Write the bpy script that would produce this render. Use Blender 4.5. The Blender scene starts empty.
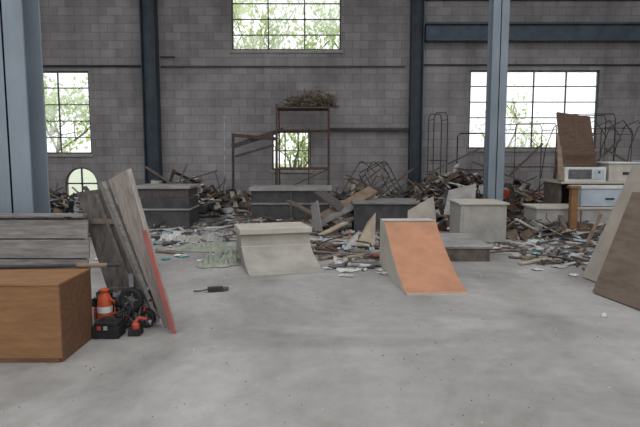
import bpy, bmesh, math, random
from mathutils import Vector, Matrix, Euler, noise
R = math.radians
scene = bpy.context.scene
scene.view_settings.view_transform = 'Standard'
scene.view_settings.look = 'None'
scene.view_settings.exposure = 0.0

# ---------------------------------------------------------------- materials
MATS = {}
def mat(name, col, col2=None, scale=6.0, rough=0.85, metal=0.0, bump=0.15, stretch=(1,1,1), lo=0.35, hi=0.65):
    m = bpy.data.materials.new(name); m.use_nodes = True
    nt = m.node_tree; nt.nodes.clear(); N = nt.nodes.new; L = nt.links.new
    out = N('ShaderNodeOutputMaterial'); b = N('ShaderNodeBsdfPrincipled')
    b.inputs['Roughness'].default_value = rough; b.inputs['Metallic'].default_value = metal
    b.inputs['Specular IOR Level'].default_value = 0.25
    tc = N('ShaderNodeTexCoord'); mp = N('ShaderNodeMapping'); mp.inputs['Scale'].default_value = stretch
    L(tc.outputs['Object'], mp.inputs[0])
    n = N('ShaderNodeTexNoise'); n.inputs['Scale'].default_value = scale; n.inputs['Detail'].default_value = 7
    n.inputs['Roughness'].default_value = 0.65
    L(mp.outputs[0], n.inputs['Vector'])
    r = N('ShaderNodeValToRGB'); r.color_ramp.elements[0].position = lo; r.color_ramp.elements[1].position = hi
    if col2 is None: col2 = tuple(c*0.6 for c in col)
    r.color_ramp.elements[0].color = (*col2, 1); r.color_ramp.elements[1].color = (*col, 1)
    L(n.outputs['Fac'], r.inputs[0]); L(r.outputs[0], b.inputs['Base Color'])
    if bump:
        bp = N('ShaderNodeBump'); bp.inputs['Strength'].default_value = bump; bp.inputs['Distance'].default_value = 0.02
        L(n.outputs['Fac'], bp.inputs['Height']); L(bp.outputs[0], b.inputs['Normal'])
    L(b.outputs[0], out.inputs[0])
    MATS[name] = m
    return m

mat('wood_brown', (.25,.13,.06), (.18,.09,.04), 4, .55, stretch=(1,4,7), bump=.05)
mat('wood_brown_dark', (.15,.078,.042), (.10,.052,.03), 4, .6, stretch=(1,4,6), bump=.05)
mat('wood_cabinet_old', (.12,.07,.045), (.07,.043,.03), 5, .6, stretch=(1,6,6))
mat('wood_grey', (.27,.255,.24), (.15,.14,.13), 5, .9, stretch=(1,8,8))
mat('wood_grey_dark', (.13,.115,.105), (.06,.054,.05), 6, .9, stretch=(5,5,1))
mat('wood_pale', (.42,.355,.265), (.30,.25,.185), 6, .85)
mat('wood_mid', (.26,.19,.13), (.15,.11,.08), 8, .85)
mat('wood_old', (.17,.14,.118), (.085,.07,.06), 8, .9)
mat('plank_weathered', (.37,.325,.295), (.22,.19,.17), 5, .85, stretch=(6,6,1))
mat('red_paint', (.38,.11,.095), (.27,.09,.08), 8, .6)
mat('orange_ply', (.43,.215,.125), (.33,.165,.098), 4.0, .75, bump=.04, lo=.3, hi=.6)
mat('cream_board', (.50,.465,.40), (.38,.355,.305), 4, .75, bump=.05)
mat('beige_concrete', (.375,.35,.31), (.27,.25,.22), 3, .9, bump=.1)
mat('panel_beige', (.36,.325,.28), (.27,.24,.205), 2.5, .8, bump=.05)
mat('panel_brown', (.19,.145,.112), (.125,.095,.072), 3, .8, stretch=(1,1,4))
mat('block_grey', (.38,.36,.33), (.28,.265,.24), 4, .9)
mat('deck_grey', (.33,.32,.30), (.22,.21,.195), 3, .85)
mat('black_board', (.042,.041,.043), (.08,.077,.076), 5, .7)
mat('dark_mound', (.11,.10,.09), (.05,.045,.04), 9, 1.0, bump=.5)
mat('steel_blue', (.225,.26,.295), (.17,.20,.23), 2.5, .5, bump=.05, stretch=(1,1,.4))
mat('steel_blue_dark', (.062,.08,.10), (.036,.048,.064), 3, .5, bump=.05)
mat('steel_beam', (.10,.125,.155), (.065,.083,.105), 3, .5, bump=.05)
mat('window_steel', (.13,.135,.13), (.07,.07,.07), 8, .6)
mat('rust', (.16,.095,.066), (.07,.05,.042), 12, .8)
mat('tube_grey', (.40,.41,.42), (.24,.24,.25), 9, .5)
mat('tube_dark', (.05,.05,.053), (.028,.028,.03), 9, .6)
mat('scrap_metal', (.15,.15,.155), (.08,.075,.07), 9, .6)
mat('white_junk', (.66,.65,.63), (.46,.45,.43), 4, .7)
mat('offwhite_blue', (.46,.51,.56), (.34,.39,.43), 3, .6)
mat('pale_blue', (.33,.48,.62), (.25,.36,.48), 3, .6)
mat('teal_scrap', (.10,.36,.38), (.08,.25,.28), 3, .6)
mat('red_junk', (.45,.07,.045), (.3,.04,.03), 6, .5)
mat('orange_plastic', (.60,.11,.04), (.45,.075,.03), 6, .35)
mat('black_rubber', (.014,.014,.015), (.025,.025,.025), 10, .6)
mat('tarp', (.33,.345,.285), (.22,.235,.185), 6, .8)
mat('plaster', (.42,.405,.38), (.29,.275,.255), 8, .95)
mat('bark', (.30,.26,.20), (.18,.155,.12), 12, .95)
mat('gravel_pale', (.62,.64,.52), (.42,.48,.32), 3, 1)
mat('shade_roof_sheet', (.36,.36,.37), (.26,.26,.27), 2, .7)
mat('dry_leaf', (.20,.155,.105), (.10,.08,.055), 12, .95)

def leafmat(name, c):
    m = bpy.data.materials.new(name); m.use_nodes = True; nt = m.node_tree; nt.nodes.clear()
    N = nt.nodes.new; L = nt.links.new
    out = N('ShaderNodeOutputMaterial'); d = N('ShaderNodeBsdfDiffuse'); t = N('ShaderNodeBsdfTranslucent'); mx = N('ShaderNodeMixShader')
    n = N('ShaderNodeTexNoise'); n.inputs['Scale'].default_value = 4
    tc = N('ShaderNodeTexCoord'); L(tc.outputs['Object'], n.inputs['Vector'])
    r = N('ShaderNodeValToRGB'); r.color_ramp.elements[0].color = (c[0]*.8, c[1]*.85, c[2]*.8, 1); r.color_ramp.elements[1].color = (*c, 1)
    L(n.outputs['Fac'], r.inputs[0]); L(r.outputs[0], d.inputs[0]); L(r.outputs[0], t.inputs[0])
    mx.inputs[0].default_value = .6
    L(d.outputs[0], mx.inputs[1]); L(t.outputs[0], mx.inputs[2]); L(mx.outputs[0], out.inputs[0]); MATS[name] = m
leafmat('leaf_a', (.82,.92,.50)); leafmat('leaf_b', (.58,.80,.30)); leafmat('leaf_c', (.93,.96,.76))

def glassmat():
    m = bpy.data.materials.new('dusty_glass'); m.use_nodes = True; nt = m.node_tree; nt.nodes.clear()
    N = nt.nodes.new; L = nt.links.new
    out = N('ShaderNodeOutputMaterial'); tr = N('ShaderNodeBsdfTransparent'); t = N('ShaderNodeBsdfTranslucent'); mx = N('ShaderNodeMixShader')
    t.inputs[0].default_value = (.95,.96,.95,1)
    n = N('ShaderNodeTexNoise'); n.inputs['Scale'].default_value = 2.5
    tc = N('ShaderNodeTexCoord'); L(tc.outputs['Object'], n.inputs['Vector'])
    mr = N('ShaderNodeMapRange'); mr.inputs[1].default_value = .3; mr.inputs[2].default_value = .7; mr.inputs[3].default_value = .1; mr.inputs[4].default_value = .5
    L(n.outputs['Fac'], mr.inputs[0]); L(mr.outputs[0], mx.inputs[0])
    L(tr.outputs[0], mx.inputs[1]); L(t.outputs[0], mx.inputs[2]); L(mx.outputs[0], out.inputs[0]); MATS['dusty_glass'] = m
glassmat()

def wallmat(name, axis='x'):
    m = bpy.data.materials.new(name); m.use_nodes = True; nt = m.node_tree; nt.nodes.clear(); N = nt.nodes.new; L = nt.links.new
    out = N('ShaderNodeOutputMaterial'); b = N('ShaderNodeBsdfPrincipled'); b.inputs['Roughness'].default_value = .95; b.inputs['Specular IOR Level'].default_value = .15
    tc = N('ShaderNodeTexCoord'); sp = N('ShaderNodeSeparateXYZ'); cb = N('ShaderNodeCombineXYZ')
    L(tc.outputs['Object'], sp.inputs[0]); L(sp.outputs['X' if axis == 'x' else 'Y'], cb.inputs[0]); L(sp.outputs['Z'], cb.inputs[1])
    br = N('ShaderNodeTexBrick'); L(cb.outputs[0], br.inputs['Vector'])
    br.inputs['Scale'].default_value = 1.0; br.inputs['Brick Width'].default_value = .44; br.inputs['Row Height'].default_value = .22
    br.inputs['Mortar Size'].default_value = .010; br.inputs['Mortar Smooth'].default_value = .4; br.inputs['Bias'].default_value = 0
    br.inputs['Color1'].default_value = (.268,.260,.266,1); br.inputs['Color2'].default_value = (.345,.335,.338,1); br.inputs['Mortar'].default_value = (.215,.208,.211,1)
    n = N('ShaderNodeTexNoise'); n.inputs['Scale'].default_value = .45; n.inputs['Detail'].default_value = 8; n.inputs['Roughness'].default_value = .7
    L(tc.outputs['Object'], n.inputs['Vector'])
    r = N('ShaderNodeValToRGB'); r.color_ramp.elements[0].position = .35; r.color_ramp.elements[1].position = .66
    r.color_ramp.elements[0].color = (.76,.74,.73,1); r.color_ramp.elements[1].color = (1.22,1.20,1.18,1)
    L(n.outputs['Fac'], r.inputs[0])
    mx = N('ShaderNodeMix'); mx.data_type = 'RGBA'; mx.blend_type = 'MULTIPLY'; mx.inputs[0].default_value = 1
    L(br.outputs['Color'], mx.inputs[6]); L(r.outputs[0], mx.inputs[7])
    # vertical water streaks
    mp = N('ShaderNodeMapping'); mp.inputs['Scale'].default_value = (1.5,1.5,.15); L(tc.outputs['Object'], mp.inputs[0])
    n2 = N('ShaderNodeTexNoise'); n2.inputs['Scale'].default_value = 1.6; n2.inputs['Detail'].default_value = 6; L(mp.outputs[0], n2.inputs['Vector'])
    r2 = N('ShaderNodeValToRGB'); r2.color_ramp.elements[0].position = .3; r2.color_ramp.elements[1].position = .6
    r2.color_ramp.elements[0].color = (.82,.81,.80,1); r2.color_ramp.elements[1].color = (1.06,1.06,1.06,1); L(n2.outputs['Fac'], r2.inputs[0])
    mx2 = N('ShaderNodeMix'); mx2.data_type = 'RGBA'; mx2.blend_type = 'MULTIPLY'; mx2.inputs[0].default_value = 1
    L(mx.outputs[2], mx2.inputs[6]); L(r2.outputs[0], mx2.inputs[7]); L(mx2.outputs[2], b.inputs['Base Color'])
    bp = N('ShaderNodeBump'); bp.inputs['Strength'].default_value = .3; bp.inputs['Distance'].default_value = .008; bp.invert = True
    L(br.outputs['Fac'], bp.inputs['Height']); L(bp.outputs[0], b.inputs['Normal'])
    L(b.outputs[0], out.inputs[0]); MATS[name] = m
wallmat('cinder_block'); wallmat('cinder_block_side', 'y')

def floormat():
    m = bpy.data.materials.new('concrete_floor'); m.use_nodes = True; nt = m.node_tree; nt.nodes.clear(); N = nt.nodes.new; L = nt.links.new
    out = N('ShaderNodeOutputMaterial'); b = N('ShaderNodeBsdfPrincipled'); b.inputs['Roughness'].default_value = .75; b.inputs['Specular IOR Level'].default_value = .25
    tc = N('ShaderNodeTexCoord')
    n = N('ShaderNodeTexNoise'); n.inputs['Scale'].default_value = .6; n.inputs['Detail'].default_value = 9; n.inputs['Roughness'].default_value = .62; n.inputs['Distortion'].default_value = .9
    L(tc.outputs['Object'], n.inputs['Vector'])
    r = N('ShaderNodeValToRGB'); r.color_ramp.elements[0].position = .36; r.color_ramp.elements[1].position = .6
    r.color_ramp.elements[0].color = (.228,.218,.206,1); r.color_ramp.elements[1].color = (.345,.332,.315,1); L(n.outputs['Fac'], r.inputs[0])
    n2 = N('ShaderNodeTexNoise'); n2.inputs['Scale'].default_value = 6; n2.inputs['Detail'].default_value = 8; n2.inputs['Roughness'].default_value = .7; L(tc.outputs['Object'], n2.inputs['Vector'])
    r2 = N('ShaderNodeValToRGB'); r2.color_ramp.elements[0].position = .28; r2.color_ramp.elements[1].position = .6
    r2.color_ramp.elements[0].color = (.86,.86,.85,1); r2.color_ramp.elements[1].color = (1.04,1.04,1.04,1); L(n2.outputs['Fac'], r2.inputs[0])
    mx = N('ShaderNodeMix'); mx.data_type = 'RGBA'; mx.blend_type = 'MULTIPLY'; mx.inputs[0].default_value = 1
    L(r.outputs[0], mx.inputs[6]); L(r2.outputs[0], mx.inputs[7])
    mp = N('ShaderNodeMapping'); mp.inputs['Scale'].default_value = (1.6,.4,1); mp.inputs['Rotation'].default_value = (0,0,R(20)); L(tc.outputs['Object'], mp.inputs[0])
    n4 = N('ShaderNodeTexNoise'); n4.inputs['Scale'].default_value = 1.1; n4.inputs['Detail'].default_value = 5; L(mp.outputs[0], n4.inputs['Vector'])
    r4 = N('ShaderNodeValToRGB'); r4.color_ramp.elements[0].position = .3; r4.color_ramp.elements[1].position = .55
    r4.color_ramp.elements[0].color = (.82,.81,.80,1); r4.color_ramp.elements[1].color = (1.03,1.03,1.03,1); L(n4.outputs['Fac'], r4.inputs[0])
    mx3 = N('ShaderNodeMix'); mx3.data_type = 'RGBA'; mx3.blend_type = 'MULTIPLY'; mx3.inputs[0].default_value = 1
    L(mx.outputs[2], mx3.inputs[6]); L(r4.outputs[0], mx3.inputs[7]); L(mx3.outputs[2], b.inputs['Base Color'])
    bp = N('ShaderNodeBump'); bp.inputs['Strength'].default_value = .12; bp.inputs['Distance'].default_value = .01
    L(n2.outputs['Fac'], bp.inputs['Height']); L(bp.outputs[0], b.inputs['Normal'])
    L(b.outputs[0], out.inputs[0]); MATS['concrete_floor'] = m
floormat()

# ---------------------------------------------------------------- mesh builder
class MB:
    def __init__(s): s.v = []; s.f = []; s.m = []; s.sm = []; s.mats = []
    def mi(s, name):
        if name not in s.mats: s.mats.append(name)
        return s.mats.index(name)
    def add(s, vs, fs, m, smooth=False):
        o = len(s.v); s.v += [tuple(v) for v in vs]; k = s.mi(m)
        for f in fs: s.f.append([i+o for i in f]); s.m.append(k); s.sm.append(smooth)
    def box(s, c, size, m, rot=(0,0,0)):
        M = Matrix.Translation(c) @ Euler([R(a) for a in rot]).to_matrix().to_4x4()
        a, b, d = [x/2 for x in size]
        vs = [M @ Vector(p) for p in [(-a,-b,-d),(a,-b,-d),(a,b,-d),(-a,b,-d),(-a,-b,d),(a,-b,d),(a,b,d),(-a,b,d)]]
        s.add(vs, [(0,3,2,1),(4,5,6,7),(0,1,5,4),(1,2,6,5),(2,3,7,6),(3,0,4,7)], m)
    def b2(s, x0, x1, y0, y1, z0, z1, m): s.box(((x0+x1)/2,(y0+y1)/2,(z0+z1)/2), (x1-x0,y1-y0,z1-z0), m)
    def beam(s, p, q, w, h, m, roll=0):
        p, q = Vector(p), Vector(q); d = q-p; L = d.length
        M = Matrix.Translation((p+q)/2) @ d.to_track_quat('X', 'Z').to_matrix().to_4x4() @ Matrix.Rotation(R(roll), 4, 'X')
        a, b, c = L/2, w/2, h/2
        vs = [M @ Vector(t) for t in [(-a,-b,-c),(a,-b,-c),(a,b,-c),(-a,b,-c),(-a,-b,c),(a,-b,c),(a,b,c),(-a,b,c)]]
        s.add(vs, [(0,3,2,1),(4,5,6,7),(0,1,5,4),(1,2,6,5),(2,3,7,6),(3,0,4,7)], m)
    def slab(s, quad, th, m, medge=None):
        q = [Vector(p) for p in quad]; n = (q[1]-q[0]).cross(q[3]-q[0]).normalized()*th
        vs = q + [p-n for p in q]
        s.add(vs, [(0,1,2,3),(7,6,5,4)], m)
        s.add(vs, [(0,4,5,1),(1,5,6,2),(2,6,7,3),(3,7,4,0)], medge or m)
    def tube(s, pts, r, m, seg=8):
        pts = [Vector(p) for p in pts]; rings = []
        for i, p in enumerate(pts):
            d = (pts[min(i+1,len(pts)-1)]-pts[max(i-1,0)]).normalized(); qt = d.to_track_quat('Z','Y')
            rings.append([p + qt @ Vector((r*math.cos(a*2*math.pi/seg), r*math.sin(a*2*math.pi/seg), 0)) for a in range(seg)])
        vs = [v for rg in rings for v in rg]; fs = []
        for i in range(len(pts)-1):
            for a in range(seg): fs.append((i*seg+a, i*seg+(a+1)%seg, (i+1)*seg+(a+1)%seg, (i+1)*seg+a))
        s.add(vs, fs, m, True)
        n = len(pts)-1
        s.add(rings[0], [tuple(range(seg))[::-1]], m); s.add(rings[n], [tuple(range(seg))], m)
    def lathe(s, c, prof, m, seg=20, axis='z'):
        vs = []; fs = []
        for r, z in prof:
            for a in range(seg):
                t = a*2*math.pi/seg; p = (r*math.cos(t), r*math.sin(t), z)
                if axis == 'x': p = (p[2], p[0], p[1])
                if axis == 'y': p = (p[0], p[2], p[1])
                vs.append(Vector(c)+Vector(p))
        for i in range(len(prof)-1):
            for a in range(seg): fs.append((i*seg+a, i*seg+(a+1)%seg, (i+1)*seg+(a+1)%seg, (i+1)*seg+a))
        s.add(vs, fs, m, True)
    def chunk(s, c, r, m, rnd):
        vs = []
        M = Euler((rnd.random()*6, rnd.random()*6, rnd.random()*6)).to_matrix()
        for p in [(-1,-1,-1),(1,-1,-1),(1,1,-1),(-1,1,-1),(-1,-1,1),(1,-1,1),(1,1,1),(-1,1,1)]:
            vs.append(Vector(c) + M @ Vector([p[i]*r*(.5+.5*rnd.random())*(1,.8,.5)[i] for i in range(3)]))
        s.add(vs, [(0,3,2,1),(4,5,6,7),(0,1,5,4),(1,2,6,5),(2,3,7,6),(3,0,4,7)], m)
    def profile(s, pts, w, M, mtop, mside, topidx):
        n = len(pts); L = [M @ Vector((-w/2,y,z)) for y,z in pts]; Rr = [M @ Vector((w/2,y,z)) for y,z in pts]
        vs = L+Rr
        for i in range(n):
            j = (i+1) % n
            s.add([vs[i],vs[j],vs[n+j],vs[n+i]], [(0,1,2,3)], mtop if i in topidx else mside)
        s.add(L, [tuple(range(n))[::-1]], mside); s.add(Rr, [tuple(range(n))], mside)
    def finish(s, name, bevel=0):
        me = bpy.data.meshes.new(name); me.from_pydata(s.v, [], s.f)
        for n in s.mats: me.materials.append(MATS[n])
        me.polygons.foreach_set('material_index', s.m); me.polygons.foreach_set('use_smooth', s.sm)
        bm = bmesh.new(); bm.from_mesh(me); bmesh.ops.recalc_face_normals(bm, faces=bm.faces[:]); bm.to_mesh(me); bm.free()
        ob = bpy.data.objects.new(name, me); scene.collection.objects.link(ob)
        if bevel:
            md = ob.modifiers.new('bevel','BEVEL'); md.width = bevel; md.segments = 2; md.limit_method = 'ANGLE'
        return ob

# ---------------------------------------------------------------- room shell
WY = 15.5
b = MB(); b.b2(-11,11,WY,WY+.2,0,7,'cinder_block'); wall = b.finish('wall_back')
cuts = [(-2.38,.57,4.15,6.2), (-9.75,-6.28,1.37,3.6), (4.07,7.59,1.51,3.62), (-1.32,-.25,.93,1.98)]
c = MB()
for x0,x1,z0,z1 in cuts: c.b2(x0,x1,WY-.5,WY+.7,z0,z1,'cinder_block')
arch = [(-7.05,.15),(-6.15,.15)] + [(-6.6+.45*math.cos(t*math.pi/12), .55+.45*math.sin(t*math.pi/12)) for t in range(13)]
vs = [(x,WY-.5,z) for x,z in arch]+[(x,WY+.7,z) for x,z in arch]; n = len(arch)
c.add(vs, [tuple(range(n)), tuple(range(n,2*n))[::-1]]+[(i,(i+1)%n,n+(i+1)%n,n+i) for i in range(n)], 'cinder_block')
cut = c.finish('cutter')
md = wall.modifiers.new('b','BOOLEAN'); md.operation='DIFFERENCE'; md.object = cut; md.solver='EXACT'
bpy.context.view_layer.update()
dg = bpy.context.evaluated_depsgraph_get()
nm = bpy.data.meshes.new_from_object(wall.evaluated_get(dg)); wall.modifiers.clear(); wall.data = nm
bpy.data.objects.remove(cut)
b = MB(); b.b2(-11.2,-11,-4,WY+.2,0,7,'cinder_block_side'); b.finish('wall_left')
b = MB(); b.b2(11,11.2,-4,WY+.2,0,7,'cinder_block_side'); b.finish('wall_right')
b = MB(); b.b2(-11.2,11.2,-4,WY+.2,-.2,0,'concrete_floor'); b.finish('floor')
b = MB(); b.b2(-11.2,11.2,9.9,WY+.2,7,7.15,'shade_roof_sheet'); b.finish('shade_roof')  # unseen partial roof, added over the back only to darken wall and debris
b = MB(); b.b2(-60,60,WY+.2,80,-.3,-.1,'gravel_pale'); b.finish('ground_outside')

def window(name, x0,x1,z0,z1,nc,nr,glass=True, seed=0):
    rnd = random.Random(seed)
    b = MB(); y = WY+.08; t = .04
    b.b2(x0,x1,y-.03,y+.03,z0,z0+t,'window_steel'); b.b2(x0,x1,y-.03,y+.03,z1-t,z1,'window_steel')
    b.b2(x0,x0+t,y-.03,y+.03,z0,z1,'window_steel'); b.b2(x1-t,x1,y-.03,y+.03,z0,z1,'window_steel')
    w = (x1-x0)/nc; h = (z1-z0)/nr
    for i in range(1,nc): b.b2(x0+i*w-.016,x0+i*w+.016,y-.02,y+.02,z0,z1,'window_steel')
    for i in range(1,nr): b.b2(x0,x1,y-.02,y+.02,z0+i*h-.013,z0+i*h+.013,'window_steel')
    b.b2(x0-.05,x1+.05,WY-.06,WY+.2,z0-.08,z0-.002,'plaster')
    if glass:
        for i in range(nc):
            for j in range(nr):
                if rnd.random() < .8:
                    a, d = x0+i*w+.01, z0+j*h+.01
                    b.add([(a,y,d),(a+w-.02,y,d),(a+w-.02,y,d+h-.02),(a,y,d+h-.02)], [(0,1,2,3)], 'dusty_glass')
    return b.finish(name)
window('window_1', *cuts[0], 3, 5, seed=1)
window('window_2', *cuts[1], 4, 5, seed=2)
window('window_3', *cuts[2], 4, 5, seed=3)
window('window_4', *cuts[3], 3, 2, glass=False)
b = MB()
a8 = [(-7.05+.0,.15)]+[(-6.6+.43*math.cos(math.pi-t*math.pi/12), .55+.43*math.sin(t*math.pi/12)) for t in range(13)]+[(-6.15,.15)]
b.tube([(x,WY+.05,z) for x,z in a8], .02, 'window_steel', 6)
b.b2(-6.62,-6.58,WY+.03,WY+.07,.15,.98,'window_steel'); b.b2(-7.03,-6.17,WY+.03,WY+.07,.53,.57,'window_steel')
b.finish('window_5')

def hcol(name, x, y, w, d, h, m, tf=.025):
    b = MB(); b.b2(x-w/2,x+w/2,y-d/2,y-d/2+tf,0,h,m); b.b2(x-w/2,x+w/2,y+d/2-tf,y+d/2,0,h,m)
    b.b2(x-tf/2,x+tf/2,y-d/2,y+d/2,0,h,m); b.b2(x-w/2-.06,x+w/2+.06,y-d/2-.06,y+d/2+.06,0,.03,m)
    for sx in (-1,1):
        for sy in (-1,1): b.lathe((x+sx*(w/2+.02),y+sy*(d/2+.03),.03),[(.02,0),(.02,.025),(.0,.025)],m,6)
    return b.finish(name, .004)
def hcol90(name, x, y, w, d, h, m, tf=.025):
    b = MB(); b.b2(x-w/2,x-w/2+tf,y-d/2,y+d/2,0,h,m); b.b2(x+w/2-tf,x+w/2,y-d/2,y+d/2,0,h,m)
    b.b2(x-w/2,x+w/2,y-tf/2,y+tf/2,0,h,m); b.b2(x-w/2-.05,x+w/2+.05,y-d/2-.05,y+d/2+.05,0,.03,m)
    return b.finish(name, .004)
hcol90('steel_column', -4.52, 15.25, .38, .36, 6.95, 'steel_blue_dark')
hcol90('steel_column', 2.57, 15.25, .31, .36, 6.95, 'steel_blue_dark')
hcol('steel_column', -2.83, 5.3, .37, .34, 6.9, 'steel_blue')
hcol('steel_column', 3.25, 10.5, .29, .30, 6.95, 'steel_blue')
hcol('steel_column', 3.95, 5.9, .35, .34, 6.9, 'steel_blue')
b = MB(); b.b2(2.8,10.9,15.1,15.4,4.75,4.80,'steel_beam'); b.b2(2.8,10.9,15.1,15.4,4.33,4.38,'steel_beam'); b.b2(2.8,10.9,15.23,15.27,4.38,4.75,'steel_beam')
b.finish('steel_girder', .004)
b = MB()
b.tube([(-9.5,15.42,3.72),(-4.8,15.42,3.72)],.028,'tube_dark'); b.tube([(-4.28,15.42,3.70),(2.3,15.42,3.70)],.016,'tube_dark')
b.tube([(2.8,15.42,5.45),(10.5,15.42,5.45)],.028,'tube_dark'); b.tube([(2.8,15.42,3.75),(9,15.42,3.75)],.018,'tube_dark')
b.tube([(-4.28,15.4,3.95),(-3.9,15.4,3.95)],.02,'tube_dark')
b.finish('conduit')
b = MB(); b.b2(.25,2.38,15.3,15.5,2.0,2.07,'wood_grey_dark'); b.finish('wall_ledge')

# ---------------------------------------------------------------- trees outside
def leaf(b, c, rnd, s0=.05, s1=.11):
    M = Euler((rnd.random()*6, rnd.random()*6, rnd.random()*6)).to_matrix(); s = rnd.uniform(s0,s1)
    b.add([c+M@Vector(p)*s for p in [(-1,0,0),(-.2,.5,.1),(1,0,0),(-.2,-.5,.1)]], [(0,1,2,3)], rnd.choice(['leaf_a','leaf_a','leaf_b','leaf_c']))
def tree(name, x, y, h, spread, nleaf, seed, region=None, minz=0):
    rnd = random.Random(seed); b = MB(); tips = []
    def br(p, d, L, r, lev):
        pts = [p]; q = Vector(p)
        for i in range(4):
            d = (d + Vector((rnd.uniform(-.25,.25), rnd.uniform(-.15,.15), rnd.uniform(-.1,.2)))).normalized()
            q = q + d*L/4; q.y = max(q.y, WY+.6); pts.append(q.copy())
            if lev >= 1: tips.append(q.copy())
        b.tube(pts, r, 'bark', 5)
        if lev < 3:
            for k in range(4 if lev == 0 else 3):
                br(pts[rnd.randint(2,4)], (d*.5+Vector((rnd.uniform(-1,1)*spread, rnd.uniform(-.4,.5), rnd.uniform(-.2,.8)))).normalized(), L*.62, r*.5, lev+1)
    br(Vector((x,y,-.1)), Vector((0,0,1)), h*.5, .06, 0)
    if region:
        x0,x1,z0,z1,nc = region; root = Vector((x,y,h*.45))
        for k in range(nc):
            e = Vector((rnd.uniform(x0,x1), y+rnd.uniform(-.6,.8), rnd.uniform(z0,z1))); e.y = max(e.y, WY+.6)
            mid = (root+e)/2+Vector((rnd.uniform(-.2,.2),0,rnd.uniform(0,.35))); b.tube([root,mid,e],.008,'bark',4)
            for t in (.5,.7,.85,1): tips.append(mid.lerp(e,t))
            tips += [e,e]
    for i in range(nleaf):
        t = rnd.choice(tips); c = t + Vector((rnd.gauss(0,.17), rnd.gauss(0,.2), rnd.gauss(0,.15)))
        if c.y < WY+.35: c.y = WY+.35+rnd.random()*.3
        if c.z < minz: continue
        leaf(b, c, rnd)
    return b.finish(name)
tree('tree', -2.0, 17.6, 7.6, 1.0, 2100, 3, (-3,.2,4.2,6.8,26))
tree('tree', .6, 18.0, 7.8, 1.0, 1900, 9, (-1,1.4,4.2,6.8,22))
tree('tree', -8.4, 17.6, 4.2, 1.0, 1300, 5, (-8.9,-6.9,1.5,4.0,14), 1.4)
tree('tree', 5.9, 18.0, 3.4, 1.0, 330, 6, (4.8,6.6,1.4,2.8,8))
tree('tree', -.8, 17.2, 2.6, .8, 420, 8)

# ---------------------------------------------------------------- near left group
b = MB()
x0,x1,y0,y1,h = -2.84,-1.725,3.62,4.14,.54
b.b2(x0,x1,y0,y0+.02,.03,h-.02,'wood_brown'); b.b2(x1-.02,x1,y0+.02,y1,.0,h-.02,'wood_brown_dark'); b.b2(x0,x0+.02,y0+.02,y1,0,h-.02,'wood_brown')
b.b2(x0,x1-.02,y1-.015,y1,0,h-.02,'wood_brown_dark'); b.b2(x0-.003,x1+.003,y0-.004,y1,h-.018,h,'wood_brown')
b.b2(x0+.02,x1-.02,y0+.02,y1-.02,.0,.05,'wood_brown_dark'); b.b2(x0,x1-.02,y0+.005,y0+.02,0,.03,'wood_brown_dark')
b.finish('wooden_cabinet', .003)
b = MB(); b.tube([(-3.0,4.06,.557),(-2.2,4.10,.557),(-1.50,4.15,.561)],.014,'tube_dark'); b.tube([(-1.82,4.125,.559),(-1.60,4.142,.560)],.017,'wood_mid'); b.finish('metal_pole')

b = MB()
for i in range(5):
    z = .1+i*.165; y = 4.58+z*.12
    b.box((-2.60+.012*(i%2), y, z), (1.3,.022,.157), 'wood_grey', (-7,0,.4*((i%3)-1)))
for x in (-3.1,-2.15): b.beam((x,4.63,.02),(x,4.74,.86),.09,.03,'wood_grey_dark',90)
b.b2(-3.2,-2.0,4.72,4.73,.1,.85,'wood_grey_dark')
b.box((-2.58,4.67,.88),(1.22,.09,.03),'wood_grey',(-7,0,0))
b.finish('plank_panel', .003)

b = MB()
b.slab([(-1.74,4.66,0),(-1.36,4.62,0),(-1.80,4.78,1.10),(-2.10,4.82,1.06)], .03, 'wood_grey_dark')
b.beam((-1.78,4.64,.25),(-1.47,4.60,.25),.012,.045,'wood_old'); b.beam((-1.98,4.74,.82),(-1.70,4.70,.82),.012,.045,'wood_old'); b.beam((-1.50,4.61,.02),(-1.90,4.745,1.05),.015,.03,'wood_old')
b.finish('dark_wood_panel', .003)
b = MB()
b.slab([(-1.275,4.44,0),(-1.14,4.24,0),(-1.50,4.36,1.27),(-1.715,4.54,1.18)], .035, 'plank_weathered')
b.beam((-1.136,4.232,.0),(-1.365,4.306,.80),.010,.040,'red_paint')
b.slab([(-1.30,4.43,.03),(-1.34,4.47,.03),(-1.80,4.62,1.15),(-1.742,4.55,1.17)], .03, 'wood_grey')
b.finish('leaning_board', .003)
b = MB(); b.lathe((-1.70,4.32,.06),[(0,.0),(.05,.0),(.055,.02),(.055,.18),(.045,.22),(.03,.24),(.03,.255),(.036,.255),(.036,.275),(0,.275)],'orange_plastic',18)
b.tube([(-1.645,4.29,.26),(-1.61,4.28,.25),(-1.605,4.28,.16),(-1.642,4.29,.13)],.008,'orange_plastic',6); b.lathe((-1.70,4.32,.15),[(.057,0),(.057,.05)],'white_junk',18)
b.lathe((-1.70,4.32,.0),[(.0,0),(.075,0),(.075,.055),(0,.058)],'black_rubber',18)
b.finish('orange_jug')
def wheel(name, x,y,z,r,t=.03):
    b = MB(); k = r
    b.lathe((x,y,z),[(k*.35,-t*.8),(k*.62,-t*.8),(k*.72,-t),(k*.93,-t),(k,-t*.6),(k,t*.6),(k*.93,t),(k*.72,t),(k*.62,t*.8),(k*.35,t*.8)],'black_rubber',26,'y')
    b.lathe((x,y-t*.8,z),[(0,-.012),(k*.2,-.012),(k*.22,0),(k*.6,.006)],'scrap_metal',20,'y')
    for i in range(5):
        a = i*2*math.pi/5; b.beam((x,y-t*.85,z),(x+k*.6*math.cos(a),y-t*.85,z+k*.6*math.sin(a)),.010,.010,'scrap_metal')
    b.beam((x,y,z),(x-.04,y+.12,z+.18),.035,.02,'scrap_metal'); return b.finish(name)
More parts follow.
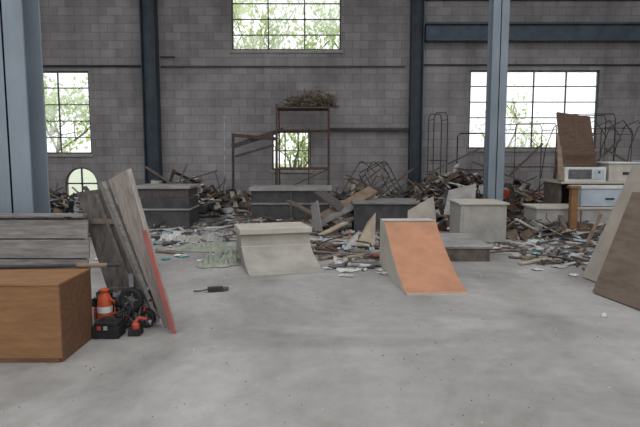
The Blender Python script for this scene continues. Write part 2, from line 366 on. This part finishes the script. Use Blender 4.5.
wheel('caster_wheel', -1.50,4.36,.24,.095)
wheel('rubber_wheel', -1.40,4.40,.075,.075)
b = MB(); b.b2(-1.72,-1.52,4.10,4.26,0,.09,'black_rubber'); b.b2(-1.71,-1.53,4.11,4.25,.092,.12,'black_rubber'); b.tube([(-1.67,4.18,.11),(-1.66,4.18,.15),(-1.58,4.18,.15),(-1.57,4.18,.11)],.009,'tube_dark',6)
b.b2(-1.63,-1.60,4.092,4.10,.07,.10,'tube_grey'); b.b2(-1.68,-1.65,4.092,4.10,.07,.10,'red_junk'); b.finish('black_toolbox', .006)
b = MB(); b.b2(-1.47,-1.38,4.16,4.26,0,.05,'black_rubber'); b.lathe((-1.425,4.21,.05),[(.03,0),(.03,.03),(.015,.05),(0,.05)],'red_junk',12); b.tube([(-1.425,4.21,.10),(-1.40,4.22,.13),(-1.34,4.22,.12)],.014,'red_junk',8); b.finish('cordless_drill', .004)
b = MB(); b.lathe((-1.79,4.45,0),[(0,0),(.05,0),(.05,.14),(.03,.17),(.03,.2),(0,.2)],'red_junk',16); b.lathe((-1.79,4.45,.2),[(.032,0),(.032,.03),(0,.03)],'black_rubber',16); b.finish('red_canister')
rnd = random.Random(11); b = MB()
for i in range(110): 
    x = rnd.uniform(-1.80,-1.36); b.chunk((x, rnd.uniform(4.36,4.6), rnd.uniform(.02,.26)), rnd.uniform(.02,.045), rnd.choice(['tube_dark','black_rubber','scrap_metal','black_rubber','tube_dark','offwhite_blue','red_junk','wood_old']), rnd)
for i in range(16):
    b.tube([(rnd.uniform(-1.75,-1.42),4.3,rnd.uniform(.02,.1)),(rnd.uniform(-1.7,-1.42),4.35,rnd.uniform(.1,.3)),(rnd.uniform(-1.7,-1.4),4.45,rnd.uniform(.1,.25)),(rnd.uniform(-1.7,-1.4),4.42,rnd.uniform(.0,.1))],.006,rnd.choice(['tube_dark','black_rubber','scrap_metal']),5)
b.finish('scrap_heap')
b = MB(); b.box((-1.06,5.55,.03),(.15,.05,.045),'tube_dark',(0,0,15)); b.box((-.97,5.58,.025),(.08,.04,.035),'wood_old',(0,0,25)); b.tube([(-1.13,5.53,.03),(-1.2,5.5,.02),(-1.27,5.52,.015)],.008,'tube_dark',6); b.finish('hand_tool', .005)

# ---------------------------------------------------------------- skate ramps
def quarter(L, H, deck, n=16, base=.012, ex=1.45):
    pts = []
    for i in range(n+1):
        t = i/n; pts.append((t*L, base + (H-base)*(t**ex)))
    pts.append((L+deck, H)); pts.append((L+deck, 0)); pts.append((0,0))
    return pts, list(range(n+1))
b = MB()
pts = [(0,.012),(.18,.04),(.36,.085),(.50,.135),(.60,.185),(.66,.225),(.675,.24),(.71,.30),(.735,.40),(1.26,.40),(1.26,0),(0,0)]
M = Matrix.Translation((-.375,6.34,0)) @ Matrix.Rotation(R(15),4,'Z')
b.profile(pts, .88, M, 'beige_concrete', 'block_grey', range(9))
for y0,y1,z0,z1,w,mm in [(.67,1.29,.385,.45,.92,'cream_board'),(.665,.69,.22,.24,.90,'cream_board')]:
    vs = [M@Vector(p) for p in [(-w/2,y0,z0),(w/2,y0,z0),(w/2,y1,z0),(-w/2,y1,z0),(-w/2,y0,z1),(w/2,y0,z1),(w/2,y1,z1),(-w/2,y1,z1)]]
    b.add(vs, [(0,3,2,1),(4,5,6,7),(0,1,5,4),(1,2,6,5),(2,3,7,6),(3,0,4,7)], mm)
b.finish('skate_ramp', .004)
b = MB(); pts, top = quarter(1.25, .585, .28)
M = Matrix.Translation((1.165,5.42,0)) @ Matrix.Rotation(R(4),4,'Z')
b.profile(pts, .62, M, 'orange_ply', 'cream_board', top[:-1])
b.tube([M@Vector((-.31,1.24,.588)), M@Vector((.31,1.24,.588))], .009, 'tube_grey')
b.beam(M@Vector((-.312,.02,.014)), M@Vector((.312,.02,.014)), .035,.006,'wood_pale')
for sx in (-.28,0,.28):
    for t in (.1,.35,.65,.92):
        b.lathe(M@Vector((sx,t*1.25,.012+.573*t**1.45+.001)),[(.006,0),(.006,.002),(0,.002)],'scrap_metal',6)
b.finish('skate_ramp', .003)
b = MB(); b.b2(2.12,2.82,8.4,9.1,0,.62,'block_grey'); b.b2(2.09,2.85,8.37,9.13,.62,.65,'cream_board'); b.b2(2.16,2.78,8.385,8.4,.05,.58,'block_grey'); b.finish('skate_box', .006)
b = MB(); b.b2(1.42,2.2,7.15,8.3,.0,.17,'wood_old'); b.b2(1.40,2.23,7.12,8.33,.17,.20,'deck_grey'); b.tube([(1.40,7.12,.2),(2.23,7.12,.2)],.010,'tube_grey'); b.finish('manual_pad', .003)
b = MB(); b.b2(-1.38,.2,11.2,12.0,0,.64,'black_board'); b.b2(-1.42,.24,11.15,12.05,.64,.71,'deck_grey'); b.b2(-.60,-.57,11.17,11.2,0,.64,'wood_old'); b.b2(-1.38,.2,11.18,11.2,.0,.06,'wood_old'); b.b2(-1.38,.2,11.18,11.2,.36,.40,'wood_grey'); b.finish('ledge_box', .005)
b = MB(); b.b2(-3.35,-2.42,10.3,11.1,0,.56,'black_board'); b.b2(-3.37,-2.40,10.28,11.12,.34,.37,'deck_grey'); b.b2(-3.5,-2.5,10.6,11.4,.56,.72,'wood_grey_dark'); b.b2(-3.55,-2.45,10.55,11.45,.72,.77,'deck_grey'); b.finish('ledge_box', .005)
b = MB(); b.b2(.6,1.72,9.8,10.6,0,.5,'black_board'); b.b2(.57,1.75,9.76,10.64,.5,.54,'wood_grey'); b.b2(.6,1.72,9.78,9.8,.0,.05,'wood_old'); b.finish('ledge_box', .005)

# ---------------------------------------------------------------- right near panels
b = MB(); b.slab([(3.04,5.55,0),(2.98,6.2,0),(3.50,6.25,1.24),(3.56,5.6,1.26)], .03, 'panel_beige','cream_board'); b.beam((3.0,6.21,.4),(3.14,6.22,.72),.03,.03,'wood_mid'); b.finish('leaning_panel', .003)
b = MB(); b.slab([(2.90,4.7,0),(2.76,5.5,0),(3.13,5.55,1.0),(3.28,4.75,1.02)], .035, 'panel_brown','wood_mid')
b.beam((2.925,4.72,.06),(2.81,5.47,.06),.03,.05,'wood_mid'); b.finish('leaning_panel', .003)
b = MB(); b.slab([(3.25,5.1,0),(3.2,5.9,0),(3.72,5.95,.95),(3.75,5.1,.95)], .04, 'wood_old'); b.finish('leaning_panel', .003)

# ---------------------------------------------------------------- debris
BR = ['wood_old','wood_mid','wood_old','wood_grey_dark','wood_mid','wood_pale','rust','scrap_metal','tube_dark','plaster','wood_grey','white_junk','white_junk','rust','cream_board']
LT = ['white_junk','plaster','wood_pale','wood_grey','offwhite_blue','wood_old','plaster','wood_grey_dark','scrap_metal','wood_old']
AC = ['red_junk','pale_blue','teal_scrap','orange_plastic','white_junk','offwhite_blue']
def heap(name, cx, cy, rx, ry, h, n, pal, seed, size=1.0, mound=True, tilt=22, plank=.32, sheet=.26, tube=.09, mach=.12):
    rnd = random.Random(seed); b = MB()
    def hf(u, v): 
        r2 = u*u+v*v
        return max(0, (1-r2))*h*(.65+.8*noise.noise(Vector((u*2.5+seed, v*2.5, seed*.7))))
    if mound:
        G = 28; vs = []; fs = []
        for i in range(G+1):
            for j in range(G+1):
                u, v = -1+2*i/G, -1+2*j/G
                z = hf(u,v)*.8*(.8+.4*rnd.random())
                vs.append((cx+u*rx, cy+v*ry, z if z > .01 else -.02))
        for i in range(G):
            for j in range(G):
                q = (i*(G+1)+j, (i+1)*(G+1)+j, (i+1)*(G+1)+j+1, i*(G+1)+j+1)
                if max(vs[k][2] for k in q) > 0: fs.append(q)
        b.add(vs, fs, 'dark_mound')
    for k in range(n):
        a = rnd.random()*2*math.pi; rr = math.sqrt(rnd.random()); u, v = rr*math.cos(a), rr*math.sin(a)
        z0 = hf(u,v)*(.75+.3*rnd.random()); m = rnd.choice(pal); t = rnd.random(); c = Vector((cx+u*rx, cy+v*ry, z0))
        if rnd.random() < .05 and t > plank: m = rnd.choice(AC)
        tl = tilt*min(1, h*2) if h > .12 else 4
        if t < plank:
            L = rnd.uniform(.2,.9)*size; w = rnd.uniform(.04,.13)*size; th = rnd.uniform(.012,.03)
            ry_ = rnd.gauss(0,tl); lift = abs(math.sin(R(ry_)))*L/2*.7+th/2
            b.box(c+Vector((0,0,min(lift, .25))), (L,w,th), m, (rnd.gauss(0,tl*.7), ry_, rnd.uniform(0,180)))
        elif t < plank+sheet:
            L = rnd.uniform(.12,.5)*size; w = L*rnd.uniform(.4,1); ry_ = rnd.gauss(0,tl)
            M = Matrix.Translation(c+Vector((0,0,.012+abs(math.sin(R(ry_)))*L/3))) @ Euler((R(rnd.gauss(0,tl)),R(ry_),rnd.uniform(0,3.14))).to_matrix().to_4x4()
            k5 = rnd.randint(4,6); ps = []
            for q in range(k5):
                an = q*2*math.pi/k5+rnd.uniform(-.3,.3); ps.append((L/2*math.cos(an)*rnd.uniform(.7,1.2), w/2*math.sin(an)*rnd.uniform(.7,1.2)))
            vs = [M@Vector((x,y,.006)) for x,y in ps]+[M@Vector((x,y,-.006)) for x,y in ps]
            b.add(vs, [tuple(range(k5)), tuple(range(k5,2*k5))[::-1]]+[(q,(q+1)%k5,k5+(q+1)%k5,k5+q) for q in range(k5)], m)
        elif t < plank+sheet+tube:
            L = rnd.uniform(.4,1.2)*size; d = Vector((rnd.gauss(0,1),rnd.gauss(0,1),rnd.gauss(0,.4)*min(1,h*2))).normalized()*L/2
            cc = c+Vector((0,0,abs(d.z)*.7+.015)); bend = Vector((rnd.gauss(0,.08),rnd.gauss(0,.08),rnd.uniform(0,.06)))*size
            b.tube([cc-d, cc-d*.3+bend, cc+d*.4+bend*.6, cc+d], rnd.uniform(.006,.014), rnd.choice(['scrap_metal','tube_dark','rust','tube_dark','rust']), 6)
        elif t < plank+sheet+tube+mach and h > .12:
            s = rnd.uniform(.08,.22)*size; mm = rnd.choice(['scrap_metal','tube_dark','rust','black_board','wood_grey_dark','white_junk','wood_mid','cream_board'])
            rt = (rnd.gauss(0,18),rnd.gauss(0,18),rnd.uniform(0,180))
            b.box(c+Vector((0,0,s*.3)), (s*1.4,s,s*.8), mm, rt); b.box(c+Vector((0,0,s*.75)), (s*1.1,s*.8,s*.12), rnd.choice(['scrap_metal','rust','wood_old']), rt)
            if rnd.random() < .5: b.lathe(c+Vector((s*.9,0,s*.5)), [(0,-.03),(s*.5,-.03),(s*.55,0),(s*.5,.03),(0,.03)], rnd.choice(['tube_dark','rust','black_rubber']), 14, rnd.choice('xyz'))
        else:
            b.chunk(c+Vector((0,0,.02)), rnd.uniform(.02,.08)*size, m, rnd)
    return b.finish(name)
heap('debris_pile', -7.2,13.4,2.2,1.6,.45,380,LT+['tube_grey']*3,21, tube=.2)
heap('debris_pile', -8.2,11.0,1.6,1.2,.45,190,LT,22, tube=.3)
heap('debris_pile', -3.3,13.3,1.7,1.6,.70,440,BR,23)
heap('debris_pile', -1.5,14.0,1.6,1.1,.32,200,BR,24)
heap('debris_pile', 1.3,13.6,1.7,1.4,.48,420,BR,25, tube=.14)
heap('debris_pile', 3.2,13.4,1.6,1.7,.92,580,BR,26)
heap('debris_pile', 4.6,12.9,1.4,1.3,.65,360,BR+['red_junk','white_junk'],27)
heap('debris_pile', 7.0,12.8,2.2,1.8,.90,440,BR+LT,28)
heap('debris_pile', 4.3,9.6,1.5,1.0,.28,320,BR+LT,29, size=.75)
heap('debris_pile', 2.3,11.0,1.2,1.0,.36,220,BR+LT,30)
heap('debris_pile', 6.0,8.9,1.5,1.1,.35,260,BR+LT,31, size=.8)
heap('rubble_scatter', 3.7,7.9,1.25,1.5,.08,460,BR+LT+['white_junk'],32, size=.5, mound=False, plank=.2, sheet=.35)
heap('rubble_scatter', .35,8.6,.9,1.3,.10,220,LT+BR,33, size=.65, mound=False, plank=.22, sheet=.4, tube=.06)
heap('rubble_scatter', .5,7.2,.4,.7,.04,50,LT+['wood_pale'],34, size=.55, mound=False, plank=.25, sheet=.4, tube=.03)
heap('rubble_scatter', -1.9,9.5,1.2,1.5,.06,150,LT+['tarp','plaster'],35, size=.5, mound=False, plank=.2, sheet=.4)
heap('rubble_scatter', -3.6,9.4,1.3,1.6,.10,180,BR+LT,36, size=.6, mound=False)
heap('rubble_scatter', 0,11.5,4.6,1.3,.12,340,BR+LT,37, size=.7, mound=False)
rnd = random.Random(50); b = MB()
for i in range(420):
    y = 2.5+abs(rnd.gauss(0,1))*4; x = rnd.uniform(-.6,.6)*y
    if x*x+y*y < 4: continue
    b.chunk((x,y,.003), rnd.uniform(.003,.007), rnd.choice(['plaster','wood_grey','white_junk','plaster']), rnd)
b.finish('floor_grit')

b = MB()
b.beam((-.15,10.0,.12),(1.0,10.4,.72),.30,.04,'wood_mid',20); b.beam((-.3,9.6,.05),(.75,10.1,.5),.26,.04,'wood_grey')
b.beam((-.1,9.9,.5),(-.02,9.4,.02),.2,.03,'wood_grey',60); b.beam((.1,9.2,.03),(.9,10.4,.42),.16,.03,'wood_old')
b.beam((-.6,10.5,.5),(.4,9.7,.06),.14,.03,'wood_old'); b.beam((.0,10.6,.66),(.55,9.9,.3),.30,.03,'wood_grey_dark')
b.beam((-.05,9.0,.04),(.45,9.6,.2),.12,.03,'wood_pale')
b.finish('plank_pile', .003)
b = MB(); b.slab([(.46,7.9,0),(.80,8.05,0),(.84,8.4,.50),(.72,8.4,.36)],.02,'wood_pale'); b.slab([(.30,7.8,0),(.52,7.9,0),(.58,8.2,.26),(.40,8.2,.1)],.02,'plaster'); b.finish('wood_offcut')
b = MB(); b.slab([(1.45,9.2,.0),(1.98,9.3,0),(1.95,9.6,.66),(1.50,9.5,.42)],.02,'panel_beige'); b.finish('wood_offcut')
b = MB(); b.slab([(2.2,9.9,.3),(2.75,9.95,.3),(2.85,10.2,.84),(2.35,10.2,.72)],.02,'deck_grey'); b.beam((2.3,9.95,0),(2.35,10.0,.35),.05,.05,'wood_old'); b.finish('wood_offcut')
b = MB()
for p,q,w,m in [((.2,6.95,.02),(.62,6.75,.02),.09,'white_junk'),((.35,7.3,.03),(.8,7.6,.05),.10,'wood_pale'),((-.1,7.7,.03),(.45,7.45,.04),.09,'wood_grey'),((.05,8.1,.04),(.5,8.5,.12),.1,'wood_mid'),((.0,7.2,.02),(.3,7.5,.03),.07,'wood_grey'),((.15,8.4,.1),(.75,8.0,.06),.08,'cream_board'),((-2.5,7.9,.02),(-1.9,7.6,.02),.06,'wood_mid'),((2.5,6.9,.02),(3.0,7.2,.03),.08,'wood_pale')]:
    b.beam(p,q,w,.025,m)
b.finish('loose_planks', .003)
rnd = random.Random(91); b = MB()
PP = [(.32,6.55,.12,20,'white_junk'),(.12,6.7,.08,60,'white_junk'),(.5,6.6,.07,-20,'white_junk'),(-2.1,6.9,.09,30,'white_junk'),(-1.5,8.2,.12,10,'white_junk'),(-2.6,8.1,.13,70,'white_junk'),(-1.2,9.1,.12,15,'white_junk'),(.05,7.0,.09,40,'plaster'),(2.6,6.6,.07,10,'white_junk'),(2.9,6.3,.06,50,'white_junk'),(-1.9,7.5,.1,5,'white_junk')]
for i in range(34): PP.append((rnd.uniform(-3.0,-1.1), rnd.uniform(6.9,10), rnd.uniform(.04,.12), rnd.uniform(0,180), rnd.choice(['white_junk','white_junk','offwhite_blue','teal_scrap','plaster'])))
for i in range(38): PP.append((rnd.uniform(2.4,4.4), rnd.uniform(6.4,9.0), rnd.uniform(.04,.11), rnd.uniform(0,180), rnd.choice(['white_junk','white_junk','plaster','teal_scrap','offwhite_blue'])))
for i in range(16): PP.append((rnd.uniform(-.1,.75), rnd.uniform(6.2,7.6), rnd.uniform(.03,.07), rnd.uniform(0,180), rnd.choice(['white_junk','plaster','wood_pale'])))
for x,y,s,a,mm in PP:
    if -.95 < x < .12 and y < 8: continue
    M = Matrix.Translation((x,y,.006+(.05 if x > 2.4 and y > 7 else 0))) @ Matrix.Rotation(R(a),4,'Z'); G=5
    vs = [M@Vector(((i/G-.5)*s*1.8,(j/G-.5)*s*1.5,.03*abs(noise.noise(Vector((i*.7+x*9,j*.7,0)))))) for i in range(G+1) for j in range(G+1)]
    b.add(vs, [(i*(G+1)+j,(i+1)*(G+1)+j,(i+1)*(G+1)+j+1,i*(G+1)+j+1) for i in range(G) for j in range(G)], mm, True)
b.finish('scattered_papers')

def cloth(name, cx, cy, w, d, h, m, seed):
    b = MB(); G = 44; vs = []; fs = []
    for i in range(G+1):
        for j in range(G+1):
            u, v = i/G*2-1, j/G*2-1
            wob = 1+.35*noise.noise(Vector((math.atan2(v,u)*1.5, seed, 0)))+.15*noise.noise(Vector((math.atan2(v,u)*5, seed, 3)))
            z = abs(noise.noise(Vector((u*3+seed,v*3,0))))*h + abs(noise.noise(Vector((u*8,v*8+seed,1))))*h*.7
            rr = max(abs(u),abs(v)); z *= min(1, 3*(1-rr)); k = rr/max(1e-4,math.hypot(u,v))
            vs.append((cx+u*k*w/2*wob+.25*v*w/2, cy+v*k*d/2*wob, .008+z))
    for i in range(G):
        for j in range(G): fs.append((i*(G+1)+j,(i+1)*(G+1)+j,(i+1)*(G+1)+j+1,i*(G+1)+j+1))
    b.add(vs, fs, m, True); return b.finish(name)
cloth('crumpled_tarp', -1.22,7.1,.55,.8,.16,'tarp',2.3)
cloth('crumpled_tarp', -1.6,8.1,1.1,.7,.10,'tarp',5.3)
cloth('plastic_sheet', -2.0,8.8,.8,.5,.12,'plaster',3.3)
cloth('plastic_sheet', -2.35,8.9,.4,.35,.14,'white_junk',8.3)
cloth('plastic_sheet', -2.5,9.0,.22,.2,.14,'pale_blue',9.3)

# ---------------------------------------------------------------- central scaffold with dry growth
b = MB()
for x in (-1.07,.22):
    for y in (14.0,14.8): b.tube([(x,y,0),(x,y,2.6)],.022,'rust')
b.tube([(-.28,14.0,0),(-.28,14.0,2.0)],.018,'rust')
for z in (2.5,1.95,1.0):
    b.tube([(-1.07,14,z),(.22,14,z)],.02,'rust'); b.tube([(-1.07,14.8,z),(.22,14.8,z)],.02,'rust')
    for x in (-1.07,.22): b.tube([(x,14,z),(x,14.8,z)],.02,'rust')
b.tube([(-1.07,14,.4),(.22,14,1.0)],.016,'rust'); b.b2(-1.07,.22,14,14.8,2.50,2.53,'wood_old')
b.finish('scaffold_rack')
rnd = random.Random(77); b = MB()
for i in range(360):
    c = Vector((max(-.95,min(.3,rnd.gauss(-.2,.32))), rnd.uniform(14.0,14.8), 2.54+abs(rnd.gauss(0,.12)))); d = Vector((rnd.gauss(0,1),rnd.gauss(0,.7),rnd.gauss(0,.5))).normalized()*rnd.uniform(.06,.24)
    c.z += abs(d.z)*.5; b.tube([c-d,c+Vector((0,0,.02)),c+d],.008,rnd.choice(['dry_leaf','bark','wood_old']),4)
    b.chunk(c, rnd.uniform(.015,.045), 'dry_leaf', rnd)
b.finish('dry_brush_pile')
b = MB(); b.tube([(-2.35,13.8,0),(-2.33,13.8,2.3)],.03,'tube_grey'); b.b2(-2.45,-2.25,13.7,13.9,0,.02,'tube_grey'); b.finish('steel_post')
b = MB(); b.beam((-2.3,14.7,1.55),(-.95,14.8,2.0),.04,.12,'wood_grey_dark'); b.beam((-2.25,14.6,1.85),(-1.1,14.7,1.75),.03,.09,'rust'); b.beam((-2.2,14.6,1.3),(-1.2,14.75,1.6),.03,.06,'wood_grey_dark')
b.beam((-2.28,14.65,0),(-2.26,14.7,1.9),.05,.05,'wood_grey_dark'); b.beam((-1.15,14.7,0),(-1.13,14.75,2.0),.05,.05,'wood_grey_dark'); b.finish('broken_timber_frame')
def tubeframe(name, x,y,w,h,d,rot,m='rust',r=.012, lift=0, tilt=0):
    b = MB(); M = Matrix.Translation((x,y,lift)) @ Matrix.Rotation(R(rot),4,'Z') @ Matrix.Rotation(R(tilt),4,'Y')
    P = lambda *p: M@Vector(p)
    for s in (0,d):
        b.tube([P(-w/2,s,0),P(-w/2,s,h*.95),P(-w/2+.05,s,h),P(w/2-.05,s,h),P(w/2,s,h*.95),P(w/2,s,0)],r,m,6)
        b.tube([P(-w/2,s,h*.5),P(w/2,s,h*.5)],r*.8,m,6)
    for xx in (-w/2,w/2):
        for z in (h*.5,h*.93): b.tube([P(xx,0,z),P(xx,d,z)],r*.8,m,6)
    return b.finish(name)
tubeframe('tubular_frame', 3.05,14.3,.35,2.4,.5,5,'tube_dark')
tubeframe('tubular_frame', 3.9,14.5,.7,1.9,.5,-12,'tube_dark')
tubeframe('tubular_frame', 5.2,13.6,1.1,2.1,.6,12,'rust')
tubeframe('tubular_frame', 6.4,13.3,1.0,2.3,.6,-8,'tube_dark')
tubeframe('tubular_frame', 7.3,13.9,1.0,2.0,.5,20,'rust')
tubeframe('tubular_frame', .9,12.9,.6,1.1,.5,30,'rust',lift=.15,tilt=35)
tubeframe('tubular_frame', 1.6,12.7,.6,1.0,.5,-20,'tube_dark',lift=.2,tilt=-30)
b = MB()
for p,q in [((.6,12.6,.9),(1.6,12.9,.4)),((.5,12.7,.35),(1.5,12.6,1.15)),((1.2,12.5,.3),(2.1,12.7,1.05)),((-3.6,12.3,.6),(-2.3,12.6,1.0)),((-3.9,12.5,1.1),(-2.8,12.2,.45)),((2.4,12.8,.9),(3.6,12.6,1.5)),((3.4,12.6,1.2),(4.6,12.2,.7)),((4.2,12.4,.9),(4.9,12.4,1.6)),((5.6,12.2,.8),(6.6,12.4,1.7)),((6.2,12.3,1.5),(7.2,12.2,.9)),((-3.2,12.2,.5),(-2.9,12.3,1.15))]:
    b.beam(p,q,.05,.035,'wood_old')
for k in range(7):
    x = 5.2+k*.33
    b.tube([(x,13.2,.8),(x+.12,13.3,1.5),(x+.3,13.3,2.0),(x+.55,13.2,2.15),(x+.8,13.2,1.8)],.011,'tube_dark',5)
b.finish('bent_scrap_metal')

# ---------------------------------------------------------------- right furniture junk
b = MB(); b.slab([(4.42,10.25,1.16),(5.10,10.35,1.16),(5.12,10.75,2.08),(4.45,10.65,2.16)],.04,'wood_cabinet_old','wood_mid')
b.slab([(4.30,10.1,.9),(4.42,10.12,.9),(4.46,10.5,1.75),(4.40,10.5,1.75)],.03,'wood_mid')
b.beam((4.5,10.25,1.35),(5.08,10.33,1.35),.02,.04,'wood_cabinet_old'); b.beam((4.78,10.33,1.2),(4.80,10.68,2.06),.05,.02,'wood_cabinet_old')
b.beam((4.60,11.0,.9),(4.62,10.78,2.0),.05,.04,'wood_old'); b.finish('leaning_cabinet_door', .004)
b = MB(); b.b2(4.35,5.9,10.1,11.1,.84,.88,'cream_board')
for x in (4.38,5.1,5.84): b.b2(x,x+.05,10.25,10.95,0,.84,'wood_old')
b.b2(4.4,5.88,10.9,10.95,0,.84,'wood_old'); b.b2(4.6,5.05,10.22,10.25,.45,.82,'offwhite_blue'); b.b2(5.2,5.8,10.22,10.25,.1,.82,'white_junk')
b.finish('workbench', .005)
b = MB(); b.b2(4.42,5.16,10.12,10.24,.88,1.14,'white_junk'); b.b2(4.48,4.9,10.105,10.12,.93,1.10,'scrap_metal'); b.b2(4.94,5.12,10.11,10.12,.92,1.10,'offwhite_blue'); b.b2(4.42,5.16,10.24,10.28,.88,1.14,'cream_board')
b.lathe((5.03,10.11,1.05),[(.02,0),(.02,-.015),(0,-.015)],'tube_dark',10,'y'); b.finish('microwave', .006)
b = MB(); b.b2(5.25,5.9,10.2,10.9,.88,1.20,'cream_board'); b.b2(5.22,5.93,10.17,10.93,1.20,1.23,'white_junk'); b.b2(5.5,5.65,10.185,10.2,1.0,1.05,'tube_dark'); b.finish('storage_box', .008)
b = MB(); b.b2(6.05,6.6,10.4,10.9,.0,1.25,'offwhite_blue'); b.b2(6.08,6.57,10.38,10.4,.05,.6,'white_junk'); b.b2(6.08,6.57,10.38,10.4,.64,1.2,'white_junk'); b.tube([(6.14,10.36,.7),(6.14,10.36,.95)],.012,'tube_grey'); b.finish('refrigerator', .015)
b = MB(); b.b2(3.62,5.0,9.3,9.9,.0,.46,'block_grey'); b.b2(3.59,5.03,9.27,9.93,.46,.50,'cream_board'); b.b2(4.35,4.37,9.285,9.3,.04,.44,'wood_old'); b.finish('low_cabinet', .008)
b = MB(); b.b2(4.10,4.21,9.1,9.2,0,.86,'wood_brown'); b.b2(4.04,4.27,9.04,9.24,0,.03,'wood_brown'); b.b2(4.07,4.24,9.07,9.23,.82,.86,'wood_brown'); b.finish('wood_post', .004)
b = MB(); b.b2(4.35,5.35,9.3,9.75,.51,.82,'offwhite_blue'); b.b2(4.33,5.37,9.28,9.77,.80,.84,'white_junk'); b.b2(4.75,4.9,9.285,9.3,.62,.65,'tube_dark'); b.b2(5.0,5.3,9.285,9.3,.55,.77,'pale_blue'); b.finish('drawer_unit', .01)
b = MB(); b.b2(5.4,6.3,9.2,9.8,0,.5,'white_junk'); b.b2(5.37,6.33,9.17,9.83,.5,.54,'cream_board'); b.b2(5.45,6.25,9.18,9.2,.05,.24,'offwhite_blue'); b.b2(5.45,6.25,9.18,9.2,.27,.47,'offwhite_blue'); b.finish('chest_of_drawers', .008)
b = MB()
for i,(x,y,z,m) in enumerate([(3.9,12.0,.55,'red_junk'),(3.55,11.9,.6,'white_junk'),(6.9,10.9,.5,'wood_pale')]):
    b.box((x,y,z),(.28,.22,.16),m,(8,5,20*i)); b.box((x,y,z+.09),(.24,.18,.02),'plaster',(8,5,20*i))
b.finish('small_crates', .006)
b = MB(); b.lathe((2.43,4.67,0),[(0,0),(.022,0),(.025,.012),(.018,.03),(.01,.038),(0,.038)],'white_junk',12); b.finish('paper_cup')

# ---------------------------------------------------------------- light + camera
w = bpy.data.worlds.new('overcast_sky'); scene.world = w; w.use_nodes = True
bg = w.node_tree.nodes['Background']; bg.inputs[0].default_value = (.955,.972,1,1); bg.inputs[1].default_value = 1.5
cam = bpy.data.cameras.new('camera'); cam.lens = 31.5; cam.sensor_width = 36; cam.clip_end = 300
co = bpy.data.objects.new('camera', cam); scene.collection.objects.link(co)
co.location = (0,0,1.4); co.rotation_euler = (R(90-6.2),0,0); scene.camera = co
